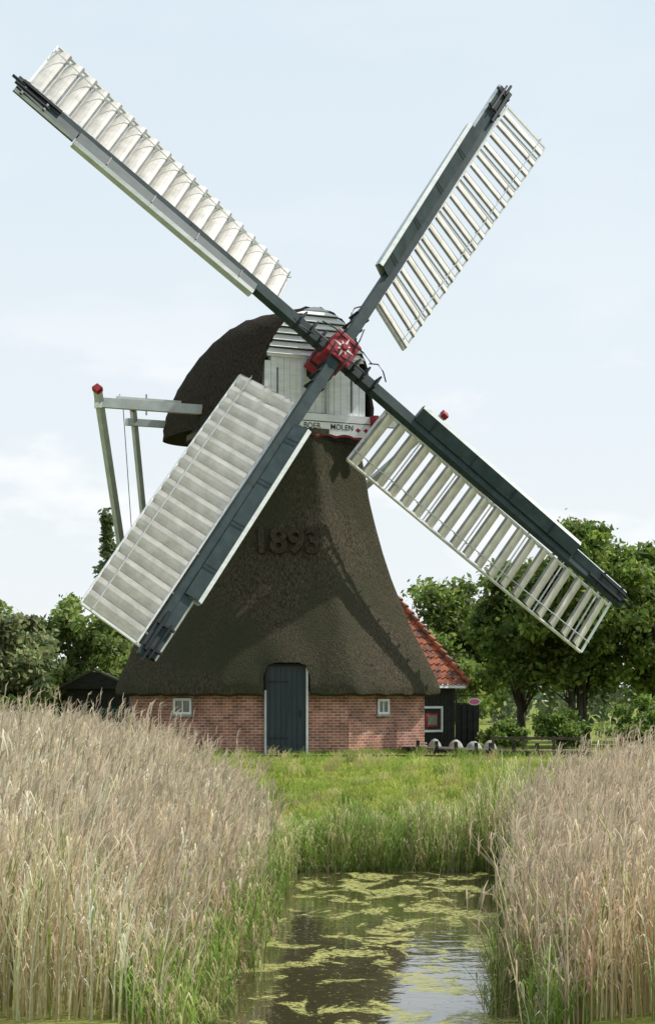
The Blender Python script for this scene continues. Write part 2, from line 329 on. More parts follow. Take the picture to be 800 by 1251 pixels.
# door opening with splayed lower sides and a softly arched head
cb=MB(); p,t,n=face(0,ds,0)
outl=[(-(DW/2+0.13),-1.0),((DW/2+0.13),-1.0),((DW/2+0.09),DH-0.25),((DW/2-0.02),DH+0.02),((DW/2-0.22),DH+0.09),(-(DW/2-0.22),DH+0.09),(-(DW/2-0.02),DH+0.02),(-(DW/2+0.09),DH-0.25)]
f0=[p+t*a_+Z*b_+n*0.01 for a_,b_ in outl]; f1=[q_+n*2 for q_ in f0]; K_=len(outl)
cb.v=[tuple(q_) for q_ in f0+f1]; cb.names=['darkwood']
cb.f=[tuple(range(K_))[::-1],tuple(range(K_,2*K_))]+[(i,(i+1)%K_,K_+(i+1)%K_,K_+i) for i in range(K_)]; cb.m=[0]*len(cb.f)
cut=cb.build('cut')
import bmesh
bmm=bmesh.new(); bmm.from_mesh(cut.data); bmesh.ops.recalc_face_normals(bmm,faces=bmm.faces); bmm.to_mesh(cut.data); bmm.free()
bm_=body.modifiers.new('b','BOOLEAN'); bm_.operation='DIFFERENCE'; bm_.object=cut; bm_.solver='EXACT'
bpy.context.view_layer.update()
me2=bpy.data.meshes.new_from_object(body.evaluated_get(bpy.context.evaluated_depsgraph_get()))
bpy.data.objects.remove(body); bpy.data.objects.remove(cut)
me2.materials.clear(); me2.materials.append(M['thatch']); me2.polygons.foreach_set('use_smooth',[True]*len(me2.polygons)); me2.polygons.foreach_set('material_index',[0]*len(me2.polygons)); me2.set_sharp_from_angle(angle=rad(32))
body=bpy.data.objects.new('thatched_body',me2); sc.collection.objects.link(body); body.parent=mill
zt=5.78; slope=Vector((0,0,0.7))-dirv(PHI)*(0.2*math.cos(math.pi/8)); up=slope.normalized()
p,t,n=face(0,0.12,zt,0.0,RR=3.175); nn=t.cross(up).normalized()
if nn.dot(n)<0: nn=-nn
text_obj('date_relief','1893',1.0,frame(p,t,up,nn),'thatchdark',0.10,mill,offset=0.035,width=1.70)

mb=MB(); mb.tube([(Xc,Yc,8.7),(Xc,Yc,9.42)],[2.42,2.42],'darkwood',n=32); mb.tube([(Xc,Yc,8.82),(Xc,Yc,8.98)],[2.52,2.52],'timber',n=32); mb.build('cap_ring',mill,smooth=30)
# cap hull
vs=[];fs=[]; us=list(-4.35*np.sin(np.linspace(math.pi/2,0,18)))+list(np.linspace(0.25,2.35,9)); NT=44; B0=9.32
rows=[]
def capWH(u):
    if u<=0:
        a=min(1,abs(u)/4.35); return 2.42*max(1e-3,(1-a**2.8))**(1/2.8), 0.25+2.85*max(1e-3,(1-a**1.75))**(1/1.5)
    return 2.42-0.54*(u/2.35)**1.4, 3.10-0.03*u
for u in us:
    Wd,Hh=capWH(u); rows.append((u,Wd,Hh,B0))
rows.append((2.35,1.80,2.93,B0+0.02)); rows.append((2.10,1.80,2.93,B0+0.02))
for u,Wd,Hh,b0 in rows:
    for i in range(NT+1):
        t_=math.pi*i/NT; cx=math.cos(t_); sx=math.sin(t_)
        k=1+0.010*math.sin(i*2.3+u*5)
        pr=1.0 if u>0 else 1.0+0.25*min(1,-u/2.5)
        v=-Wd*np.sign(cx)*abs(cx)**0.92*k; z=b0+Hh*sx**pr*k + (-0.22*(1-sx)**6)
        vs.append(tuple(C(u,v,z)))
n1=NT+1
for j in range(len(rows)-1):
    for i in range(NT): a=j*n1+i; fs.append((a,a+1,a+1+n1,a+n1))
for j in range(len(rows)-2): fs.append((j*n1,(j+1)*n1,(j+1)*n1+NT,j*n1+NT))
fs.append(tuple(range(n1)))
me=bpy.data.meshes.new('thatched_cap'); me.from_pydata(vs,[],fs); me.materials.append(M['thatchcap']); me.polygons.foreach_set('use_smooth',[True]*len(fs)); me.set_sharp_from_angle(angle=rad(45)); me.update()
o=bpy.data.objects.new('thatched_cap',me); sc.collection.objects.link(o); o.parent=mill
def gw(z): 
    q=(z-9.34)/2.97
    return 1.82*math.sqrt(max(0,1-q*q)) if q>0 else 1.82
mb=MB()
def cbox(u0,u1,v0,v1,z0,z1,m,vt0=None,vt1=None,ub=None):
    vt0=v0 if vt0 is None else vt0; vt1=v1 if vt1 is None else vt1; ub=u1 if ub is None else ub
    mb.hexa([C(u0,v0,z0),C(u0,v1,z0),C(ub,v1,z0),C(ub,v0,z0),C(u0,vt0,z1),C(u0,vt1,z1),C(u1,vt1,z1),C(u1,vt0,z1)],m)
z=10.98
while z<12.2:
    z1=min(z+0.19,12.31); a=gw(z)+0.03; b=max(0.05,gw(z1)+0.02)
    off=0.08*(z-10.98)/1.3
    cbox(2.12,2.30+off,-a,a,z,z+0.15,'white',-(a*0.25+b*0.75),(a*0.25+b*0.75),ub=2.40+off)
    cbox(2.13,2.27+off,-b+0.02,b-0.02,z+0.15,z1,'green'); z=z1  # dark green strips paint in the shadow lines between the white boards
cbox(2.05,2.42,-0.42,0.42,12.24,12.34,'grey',-0.1,0.1)
v=-1.78
while v<1.7:
    v1=v+0.2; m_=max(abs(v),abs(v1)); q=math.sqrt(max(0,1-(m_/1.81)**2)); zt0=min(10.9,9.34+2.95*q)
    if zt0>9.5: cbox(2.12,2.30+random.uniform(0,0.008),v+0.005,v1-0.005,9.42,zt0,'white')
    v=v1
a=gw(10.9); cbox(2.13,2.35,-a,a,10.90,10.975,'white')
cbox(2.1,2.118,-1.7,1.7,9.4,10.3,'darkwood')
mb.build('gable_boards',mill)
mb=MB()
cbox(2.0,2.46,-1.95,1.95,9.20,9.40,'white')
cbox(1.6,2.30,-1.85,1.85,8.95,9.195,'darkwood')
for v in (-1.8,1.68): cbox(2.46,2.75,v,v+0.12,9.1,9.42,'red')
cbox(2.32,2.40,-0.42,-0.32,9.42,10.9,'grey'); cbox(2.32,2.40,0.32,0.42,9.42,10.9,'grey')
for v in (-1.2,1.15): cbox(2.31,2.33,v,v+0.03,9.5,10.6,'green')
mb.build('cap_front_beams',mill)
mb=MB()
def baard(u,grow,mname,th):
    n=40; pts=[]
    for i in range(n+1):
        v=-1.75+3.5*i/n; s=abs(v)/1.75
        bot=8.80+0.10*abs(math.sin(v*3*math.pi/1.75))*0.6 + (0.0 if s<0.62 else -0.10*(s-0.62)/0.38)
        pts.append((v*(1+grow*0.02),bot-grow*0.06))
    for i in range(n):
        (va,ba),(vb,bb)=pts[i],pts[i+1]
        mb.hexa([C(u,va,ba),C(u,vb,bb),C(u+th,vb,bb),C(u+th,va,ba),C(u,va,9.17),C(u,vb,9.17),C(u+th,vb,9.17),C(u+th,va,9.17)],mname)
baard(2.42,1,'red',0.03); baard(2.453,0,'white',0.03)
for v in (-1.35,1.28,1.54):
    c=C(2.4845,v,9.0); a=E1*0.09; b=Vector((0,0,0.07))
    mb.poly([c-a,c-b,c+a,c+b],'red')
for v in (1.80,-1.98):
    for j,(mm) in enumerate(('red','white','red')):
        cbox(2.3,2.44,v,v+0.17,8.78+j*0.13,8.78+j*0.13+0.127,mm)
mb.build('name_board',mill)
for nm,bd,v in (('name_board_word','BOER',-0.19),('name_board_word_b','MOLEN',0.76)):
    text_obj(nm,bd,0.22,frame(C(2.487,v,9.05),E1,Vector((0,0,1)),F),'black',0.003,mill,offset=0.001)

# --------------------------------------------------------------- sails
HUB=C(3.5,0,10.93)
n_=(F*math.cos(TA)+Vector((0,0,math.sin(TA)))).normalized(); e2=(-F*math.sin(TA)+Vector((0,0,math.cos(TA)))).normalized()
mb=MB()
mb.tube([HUB-n_*2.4,HUB-n_*1.0],[0.36,0.33],'black',n=16)
ang=rad(51.3); ay=-E1*math.sin(ang)+e2*math.cos(ang)
mb.beam(HUB-n_*1.0,HUB+n_*0.36,0.72,0.72,'red',up=ay)
mb.beam(HUB-n_*0.62,HUB-n_*0.52,0.78,0.78,'black',up=ay)
mb.beam(HUB+n_*0.362,HUB+n_*0.40,0.80,0.80,'red',up=ay)
mb.tube([HUB+n_*0.40,HUB+n_*0.50],[0.12,0.09],'red',n=12)
mb.build('poll_end',mill,bevel=0.02)
mb=MB()
for k in range(8):
    a=ang+k*math.pi/4; d=E1*math.cos(a)+e2*math.sin(a); q=-E1*math.sin(a)+e2*math.cos(a); c=HUB+n_*0.406
    mb.poly([c,c+d*0.10+q*0.04,c+d*(0.34 if k%2==0 else 0.22),c+d*0.10-q*0.04],'white')
mb.build('poll_end_star',mill)
mb=MB()
for k in range(4):
    a=ang+k*math.pi/2
    d=E1*math.cos(a)+e2*math.sin(a); q=-E1*math.sin(a)+e2*math.cos(a)
    for sgn in (-1,1):
        mb.tube([HUB+n_*0.38+q*0.28*sgn,HUB+n_*0.48+d*0.5+q*0.24*sgn,HUB+n_*0.40+d*0.9+q*0.20*sgn],[0.02,0.02,0.02],'black',n=5)
    for rr in (0.6,0.95,1.35): mb.beam(HUB+d*rr-q*0.21,HUB+d*rr+q*0.21,0.05,0.50,'black',up=n_)
    if k!=2: mb.tube([HUB+n_*0.3+d*0.85+q*0.22,HUB+n_*0.38+d*1.05+q*0.34,HUB+n_*0.3+d*1.3+q*0.33,HUB+n_*0.2+d*1.55+q*0.2],[0.02]*4,'black',n=5)
mb.build('shaft_irons',mill)
Lr=11.0
for k in range(4):
    th=ang+k*math.pi/2
    r=E1*math.cos(th)+e2*math.sin(th); t=E1*math.sin(th)-e2*math.cos(th)
    dn=0.16 if k%2==0 else -0.16
    O=HUB+n_*dn
    def beta(a): return rad(24-18*min(1,max(0,(a-2.3)/8.5)))
    def P(a,b,c=0.0):
        be=beta(a); tt=t*math.cos(be)-n_*math.sin(be); nn=n_*math.cos(be)+t*math.sin(be)
        return O+r*a+tt*b+nn*c
    mb=MB()
    mb.beam(O,O+r*5.2,0.32,0.30,'green',up=n_,w1=0.30,h1=0.27); mb.beam(O+r*5.2,O+r*Lr,0.30,0.27,'green',up=n_,w1=0.19,h1=0.16)
    mb.build('stock',mill,bevel=0.012)
    mb=MB()
    a0,a1=2.12,10.72; wi,wo=0.20,1.93; cc0=-0.12
    ns=19; pitch=(a1-a0)/ns
    def rail(b,c,w_,h_,m,ra=a0,rb=a1,seg=8):
        for j in range(seg):
            x0=ra+(rb-ra)*j/seg; x1=ra+(rb-ra)*(j+1)/seg
            mb.beam(P(x0,b,c),P(x1,b,c),w_,h_,m,up=n_)
    rail(wo,cc0,0.045,0.09,'white'); rail(wi+0.02,cc0+0.02,0.05,0.10,'white')
    rail(wo-0.32,cc0+0.16,0.022,0.022,'grey')
    for j in range(ns+1):
        x=a0+pitch*j
        if j in (0,ns): mb.beam(P(x,0,cc0),P(x,wo,cc0),0.06,0.07,'white',up=n_)
        elif j%3==0: mb.beam(P(x,0,cc0-0.09),P(x,wo,cc0-0.07),0.035,0.04,'white',up=n_)
        mb.beam(P(x-pitch*0.12,wo-0.32,cc0+0.16),P(x+pitch*0.05,wo-0.32,cc0+0.02),0.018,0.018,'grey',up=t)
    mb.build('sail_frame',mill)
    mb=MB()
    al=rad([34,36,33,47][k])
    for j in range(ns):
        x=a0+pitch*(j+0.5); be=beta(x); tt=t*math.cos(be)-n_*math.sin(be); nn=n_*math.cos(be)+t*math.sin(be)
        a_=al+rad(random.uniform(-2.5,2.5)); wd=r*math.cos(a_)-nn*math.sin(a_); sn=nn*math.cos(a_)+r*math.sin(a_)
        p0=P(x,wi+0.05,cc0); p1=P(x,wo-0.03,cc0); h=pitch*1.05
        sc_=[(-0.5,-0.065,'slatlipshade'),(-0.43,-0.012,'slat'),(-0.25,0.030,'slat'),(0.0,0.045,'slat'),(0.25,0.035,'slat'),(0.5,-0.01,'slat')]
        for (s0,c0,mm),(s1,c1,_) in zip(sc_[:-1],sc_[1:]):
            mb.hexa([p0+wd*h*s0+sn*(c0-0.006),p1+wd*h*s0+sn*(c0-0.006),p1+wd*h*s0+sn*(c0+0.006),p0+wd*h*s0+sn*(c0+0.006),
                     p0+wd*h*s1+sn*(c1-0.006),p1+wd*h*s1+sn*(c1-0.006),p1+wd*h*s1+sn*(c1+0.006),p0+wd*h*s1+sn*(c1+0.006)],mm)
    mb.build('sail_shutters',mill)
    mb=MB(); seg=10; split=8.9; ls=2.85
    def strip(ra,rb,b0,c0,b1,c1,m,seg,th_=0.02):
        for j in range(seg):
            x0=ra+(rb-ra)*j/seg; x1=ra+(rb-ra)*(j+1)/seg
            mb.hexa([P(x0,b0,c0),P(x0,b1,c1),P(x1,b1,c1),P(x1,b0,c0),P(x0,b0,c0-th_),P(x0,b1,c1-th_),P(x1,b1,c1-th_),P(x1,b0,c0-th_)],m)
    strip(ls,split,-0.10,0.16,-0.48,0.20,'green',seg)
    strip(ls,split,-0.482,0.20,-0.59,0.15,'white',seg)
    strip(ls,split,-0.59,0.148,-0.55,-0.03,'grey',seg)
    strip(ls,split,-0.55,-0.032,-0.12,-0.10,'grey',seg)
    strip(split+0.03,10.9,-0.09,0.10,-0.36,0.12,'green',3)
    strip(split+0.03,10.9,-0.362,0.12,-0.42,0.05,'grey',3)
    strip(split+0.03,10.9,-0.42,0.048,-0.36,-0.05,'black',3)
    strip(split+0.03,10.9,-0.36,-0.052,-0.08,-0.08,'green',3)
    mb.beam(P(9.6,-0.02,0.16),P(10.85,-0.02,0.14),0.08,0.09,'black',up=n_)
    mb.beam(P(9.9,-0.25,0.2),P(11.0,-0.22,0.16),0.05,0.05,'black',up=n_)
    mb.beam(P(10.0,0.1,0.12),P(10.0,-0.4,0.18),0.06,0.06,'black',up=n_)
    mb.beam(P(10.7,0.1,0.10),P(10.7,-0.44,0.15),0.07,0.06,'black',up=n_)
    mb.tube([P(10.75,-0.1,0.12),P(11.15,-0.1,0.12)],[0.05,0.04],'black',n=8)
    for x in (3.4,4.9,6.4,7.9): mb.beam(P(x,-0.1,0.19),P(x,-0.46,0.225),0.03,0.012,'black',up=n_)
    mb.build('leading_board',mill)

# --------------------------------------------------------------- tail
mb=MB()
Lf=C(0,-5.45,9.62); Rt=C(0,5.3,9.62)
mb.beam(Lf,Rt,0.24,0.26,'grey')
kf=C(-3.0,-3.25,9.55); kr=C(-3.0,3.25,9.55)
mb.beam(kf,kr,0.2,0.2,'grey')
mb.beam(Lf-E1*0.1,Lf+E1*0.02,0.26,0.30,'white')
base=C(-8.8,0,1.9); btop=C(-3.4,0,9.9)
mb.beam(btop,base,0.32,0.34,'grey')
for p in (Lf,Rt):
    d=(p-base).normalized(); mb.beam(base,p+d*0.45,0.17,0.19,'grey',up=F); mb.beam(p+d*0.45,p+d*0.60,0.2,0.22,'red',up=F)
b2=base+(btop-base)*0.18
for p in (kf+E1*0.25,kr-E1*0.25):
    d=(p-b2).normalized(); mb.beam(b2,p+d*0.45,0.14,0.16,'grey',up=F); mb.beam(p+d*0.45,p+d*0.60,0.17,0.19,'red',up=F)
mb.beam(C(-1.4,-4.3,10.0),C(-1.4,-2.0,10.0),0.07,0.07,'white')
mb.beam(C(-1.4,-4.2,9.7),C(-1.4,-4.2,10.1),0.05,0.05,'white'); mb.beam(C(-2.4,-2.9,9.7),C(-2.4,-2.9,10.3),0.05,0.05,'grey')
mb.tube([Lf+E1*0.7,base],[0.015,0.015],'black',n=4)
mb.build('tail_pole_and_braces',mill)

# ------------------------------------------------------------------ shed
shed=empty('tiled_shed')
dn=Vector((2.24,-1.75,0)); dnu=dn.normalized(); ev=Vector((-1.75,-2.24,0)).normalized()
VB=Vector((4.27,48.0,1.93)); VT=Vector((4.27-2.24,49.75,4.75)); Lg=4.2
sl_=(VB-VT); sn_=ev.cross(sl_).normalized()
if sn_.z<0: sn_=-sn_
mb=MB(); nr=13; nc=15
for i in range(nr):
    for j in range(nc):
        for q in range(4):
            def pt(a,fr,lift):
                wv=0.045*math.cos(a*2*math.pi)
                return VT+sl_*fr+ev*(Lg*(j+a)/nc)+sn_*(wv+lift)
            a0_,a1_=q/4,(q+1)/4
            mb.hexa([pt(a0_,i/nr,0.0),pt(a1_,i/nr,0.0),pt(a1_,(i+1.08)/nr,0.05),pt(a0_,(i+1.08)/nr,0.05),
                     pt(a0_,i/nr,0.025),pt(a1_,i/nr,0.025),pt(a1_,(i+1.08)/nr,0.075),pt(a0_,(i+1.08)/nr,0.075)],'tile')
for i in range(nr):
    f0=i/nr; mb.tube([VT+sl_*f0-ev*0.06+sn_*0.10,VT+sl_*(f0+1.05/nr)-ev*0.06+sn_*0.16],[0.09,0.11],'tile',n=8)
mb.tube([VT+sn_*0.1-ev*0.1,VT+sn_*0.1+ev*Lg],[0.12,0.12],'tile',n=8)
mb.build('roof',shed)
mb=MB()
mb.beam(VT-ev*0.17-sn_*0.06,VB-ev*0.17+sn_*0.02,0.03,0.22,'white',up=sn_)
mb.beam(VB+sn_*-0.02,VB+ev*Lg,0.10,0.12,'white')
wt=VB-dnu*0.35+ev*0.05; wt.z=0
mb.box(wt,ev*(Lg-0.1),-dnu*0.12,Vector((0,0,2.1)),'darkwood')
gp=VB-dnu*0.36+ev*0.05; rd=VT+ev*0.05; bk=rd-dnu*2.6
mb.poly([(gp.x,gp.y,-0.1),(gp.x,gp.y,2.05),(rd.x,rd.y,rd.z-0.1),(bk.x,bk.y,2.05),(bk.x,bk.y,-0.1)],'darkwood')
br=VT+ev*Lg; bb=br-dnu*2.7
mb.poly([VT,VT-dnu*2.7-Vector((0,0,2.8)),bb-Vector((0,0,2.8)),br],'tile')
for i in range(20):
    s=i*0.2; mb.box(wt+ev*(s+0.01)+dnu*0.002,ev*0.18,dnu*0.02,Vector((0,0,1.95)),'darkwood')
mb.build('walls',shed)
mb=MB(); wc=wt+ev*0.75+dnu*0.03+Vector((0,0,0.5))
mb.box(wc,ev*1.15,dnu*0.02,Vector((0,0,0.8)),'darkwood')
for o_,a_,c_ in ((wc,ev*0.07,Vector((0,0,0.8))),(wc+ev*1.08,ev*0.07,Vector((0,0,0.8))),(wc+ev*0.07,ev*1.01,Vector((0,0,0.07))),(wc+ev*0.07+Vector((0,0,0.73)),ev*1.01,Vector((0,0,0.07)))):
    mb.box(o_+dnu*0.002,a_,dnu*0.06,c_,'white')
mb.box(wc+ev*0.24+dnu*0.022+Vector((0,0,0.16)),ev*0.62,dnu*0.012,Vector((0,0,0.42)),'red')
mb.box(wc+ev*0.31+dnu*0.0345+Vector((0,0,0.22)),ev*0.48,dnu*0.012,Vector((0,0,0.30)),'glass')
mb.build('window',shed)
mb=MB(); mb.box((4.0,48.2,0),(0.75,0.2,0),(0,0.1,0),(0,0,1.35),'darkwood')
for i in range(4): mb.box((4.02+i*0.18,48.16,0),(0.16,0.03,0),(0,0.02,0),(0,0,1.40),'darkwood')
mb.build('side_fence',shed)
sg=empty('hanging_sign'); mb=MB()
n=20; c=Vector((4.46,46.2,1.44))
for (rx,rz,yy,mm) in ((0.19,0.11,0.0,'white'),(0.155,0.08,-0.012,'pink')):
    ring=[c+Vector((rx*math.cos(2*math.pi*i/n),yy,rz*math.sin(2*math.pi*i/n))) for i in range(n)]
    mb.poly(ring,mm); mb.poly([p+Vector((0,0.01,0)) for p in ring][::-1],mm)
    for i in range(n): mb.poly([ring[i],ring[(i+1)%n],ring[(i+1)%n]+Vector((0,.01,0)),ring[i]+Vector((0,.01,0))],mm)
mb.build('panel',sg)
mb=MB(); mb.beam((3.9,46.2,0),(3.9,46.2,1.66),0.05,0.05,'darkwood'); mb.beam((3.88,46.2,1.62),(4.6,46.2,1.62),0.03,0.03,'darkwood'); mb.tube([(4.41,46.2,1.62),(4.41,46.2,1.54)],[.008]*2,'black',n=4); mb.build('bracket',sg)

for i,(x,y,h,r_) in enumerate(((3.02,41.2,0.40,0.20),(3.6,41.0,0.38,0.22),(4.12,41.1,0.33,0.24),(4.58,41.3,0.35,0.2),(2.72,41.0,0.30,0.13))):
    mb=MB(); mb.tube([(x,y,-0.05),(x,y,h*0.35),(x,y,h*0.7),(x+0.01*i,y,h*0.92),(x+0.01*i,y,h)],[r_*1.05,r_,r_*0.78,r_*0.42,r_*0.1],'stone',n=12); mb.build('stone_bollard',smooth=60)
jt=empty('timber_walkway'); mb=MB()
A_=Vector((2.5,40.2,0.14)); B_=Vector((4.3,35.6,0.14)); C_=Vector((6.6,34.9,0.14))
for (q0,q1,nn_) in ((A_,B_,26),(B_,C_,14)):
    dd=(q1-q0); sd=Vector((dd.y,-dd.x,0)).normalized()
    for i in range(nn_): mb.beam(q0+dd*((i+0.04)/nn_)+Vector((0,0,0.045)),q0+dd*((i+0.92)/nn_)+Vector((0,0,0.045)),1.0,0.045,'timber')
    for sg_ in (-1,1): mb.beam(q0+sd*0.46*sg_-Vector((0,0,0.06)),q1+sd*0.46*sg_-Vector((0,0,0.06)),0.07,0.16,'darkwood')
    for i in range(5):
        pp=q0+dd*(i/4)+sd*0.54; mb.beam(pp-Vector((0,0,0.6)),pp+Vector((0,0,0.26)),0.09,0.09,'darkwood')
mb.beam(B_+Vector((0,0.75,0.36)),C_+Vector((0,0.75,0.36)),0.05,0.07,'timber')
for i in range(4):
    pp=B_+(C_-B_)*(i/3)+Vector((0,0.75,0)); mb.beam(pp-Vector((0,0,0.4)),pp+Vector((0,0,0.42)),0.07,0.07,'timber')
mb.build('deck',jt)
mb=MB()
mb.beam((-2.6,34.6,0.06),(3.8,34.9,0.06),0.08,0.09,'timber'); mb.build('timber_edging')
mb=MB(); M['path']=mat('path_gravel',(0.34,0.31,0.24),(0.15,0.17,0.07),scale=(5,5,5),rough=0.95,bump=0.4,detail=9)
mb.poly([(-7,36.0,0.012),(3.4,36.2,0.012),(3.2,36.9,0.012),(2,37.3,0.012),(-2,37.3,0.012),(-7,37.5,0.012)],'path'); mb.build('path')
fe=empty('metal_fence'); mb=MB()
for i in range(12): mb.beam((-7.1+i*0.22,43.2,0),(-7.1+i*0.22,43.2,1.25),0.035,0.035,'teal')
for z in (0.45,0.85,1.22): mb.beam((-7.15,43.2,z),(-4.6,43.2,z),0.03,0.045,'teal')
mb.build('rails',fe)
ht=empty('garden_hut'); mb=MB()
mb.box((-8.3,49.2,0),(2.0,0,0),(0,2,0),(0,0,1.85),'darkwood')
mb.hexa([(-8.5,49.0,1.85),(-6.1,49.0,1.85),(-6.1,51.4,1.85),(-8.5,51.4,1.85),(-7.6,49.0,2.38),(-7.2,49.0,2.38),(-7.2,51.4,2.38),(-7.6,51.4,2.38)],'darkwood')
mb.beam((-8.55,48.95,1.86),(-7.4,48.95,2.45),0.03,0.06,'timber'); mb.beam((-7.4,48.95,2.45),(-6.05,48.95,1.86),0.03,0.06,'timber')
mb.build('hut_body',ht)

# ------------------------------------------------------------------ trees
def rand_unit(n):
    v=rng.normal(size=(n,3)); return v/np.linalg.norm(v,axis=1,keepdims=True)
def add_leaves(st,c,rd,n,size,col,var=0.25,shell=0.5):
    u=rand_unit(n); rr=(shell+(1-shell)*rng.random((n,1))); rr=np.where(rng.random((n,1))<0.3,rng.random((n,1)),rr)
    P=np.array(c)+u*rr*np.array(rd)*(1+0.25*rng.normal(size=(n,1)))
    A=rand_unit(n); Bv=np.cross(A,rand_unit(n)); Bv/=np.linalg.norm(Bv,axis=1,keepdims=True)+1e-6
    s=size*(0.6+0.8*rng.random((n,1)))
    Cc=np.array(col)*(1+var*rng.normal(size=(n,1))); Cc=np.clip(Cc,0.01,1)
    Cc=Cc*(1+0.1*rng.normal(size=(n,3))*np.array([1,0.3,0.5]))
    st.quads(P,A*s,Bv*s*0.55,np.clip(Cc,0.005,1))
def tree(name,x,y,top,crown_r,trunk_h,col,nclump=26,nl=380,leaf=0.11,trunk_r=0.16,narrow=1.0,multi=1):
    e=empty(name); mb=MB(); st=Strips(); z0=float(gz(x,y))
    cz=(top+trunk_h)/2; ch=(top-trunk_h)/2
    roots=[(x+random.uniform(-.5,.5)*(multi>1),y+random.uniform(-.3,.3)*(multi>1)) for _ in range(multi)]
    forks=[]
    for (tx,ty) in roots:
        lean=random.uniform(-.45,.45); pts=[(tx,ty,z0-0.1),(tx+lean*.3,ty,z0+trunk_h*.6),(tx+lean*.8,ty+.1,trunk_h+ch*.5),(tx+lean,ty,cz+ch*.4)]
        mb.tube(pts,[trunk_r*1.15,trunk_r*.85,trunk_r*.6,trunk_r*.2],'bark',n=8); forks.append(pts)
    ncl=int(nclump*1.7)
    for i in range(ncl):
        u=rand_unit(1)[0]; q=0.35+0.68*random.random()
        zz=cz+u[2]*ch*q; taper=1.0-0.45*max(0,(zz-cz)/ch)
        c=(x+u[0]*crown_r*q*taper*narrow,y+u[1]*crown_r*q*taper*min(1,narrow*1.5),zz)
        rr=crown_r*(0.13+0.17*random.random())*(0.7 if narrow<1 else 1)
        f=random.choice(forks); s=Vector(f[random.choice((1,2,2))]); m=(s+Vector(c))/2+Vector((random.uniform(-.2,.2),random.uniform(-.2,.2),-0.1))
        if i%2==0: mb.tube([s,m,Vector(c)],[trunk_r*.35,trunk_r*.2,trunk_r*.06],'bark',n=5)
        cc=np.array(col)*random.uniform(0.6,1.35)
        add_leaves(st,c,(rr*random.uniform(.9,1.5),rr,rr*(0.75 if narrow==1 else 1.5)),int(nl*0.62),leaf,cc)
    mb.build('trunk_and_limbs',e); st.build('foliage','leaf',e)
def TX(px,y): return (px-400)/FPX*(y-CY)
def TZ(py,y): return 1.5+(855-py)/FPX*(y-CY)
GR=(0.155,0.22,0.045)
tree('deciduous_tree',6.4,52,6.0,2.0,1.6,GR,32,400)
tree('deciduous_tree',8.1,50,7.5,2.6,1.6,(0.17,0.24,0.05),46,430,multi=3,trunk_r=0.13)
tree('deciduous_tree',10.4,51,6.7,2.4,1.4,(0.16,0.225,0.045),38,420,multi=2)
tree('deciduous_tree',4.4,62,6.4,2.6,0.8,(0.20,0.265,0.065),32,400,leaf=0.12)
tree('deciduous_tree',7.6,66,7.4,3.2,0.8,(0.18,0.245,0.06),32,400,leaf=0.13)
tree('deciduous_tree',12.4,58,7.0,3.0,1.2,GR,30,380,leaf=0.13)
tree('deciduous_tree',-9.9,47,4.3,1.9,0.3,(0.26,0.30,0.14),32,380)
tree('deciduous_tree',-8.3,52,5.1,1.9,0.5,(0.22,0.29,0.08),34,380)
tree('deciduous_tree',-6.6,56,4.8,2.1,0.5,GR,28,360)
tree('deciduous_tree',-11.6,54,5.7,2.4,0.5,(0.20,0.255,0.08),32,360)
tree('poplar_tree',TX(131,118),118,TZ(618,118),2.0,2.5,(0.14,0.18,0.08),44,170,leaf=0.18,narrow=0.30)
for x,y,h,rr in ((5.3,45.5,0.9,0.8),(7.2,47,1.2,1.1),(9.6,46,1.5,1.3),(-10.2,44.5,2.0,1.2),(11.3,44,1.8,1.2)):
    tree('shrub',x,y,h,rr,0.1,(0.18,0.26,0.06),16,320,leaf=0.07,trunk_r=0.04)
st=Strips()
for i in range(110):
    x=-75+150*i/110+random.uniform(-.6,.6); y=random.uniform(110,150); h=random.uniform(2.5,5.5)
    add_leaves(st,(x,y,h*0.5),(random.uniform(1.6,3.2),2,h*0.55),240,0.32,np.array((0.14,0.18,0.085))*random.uniform(.75,1.25))
st.build('distant_trees','leaf')

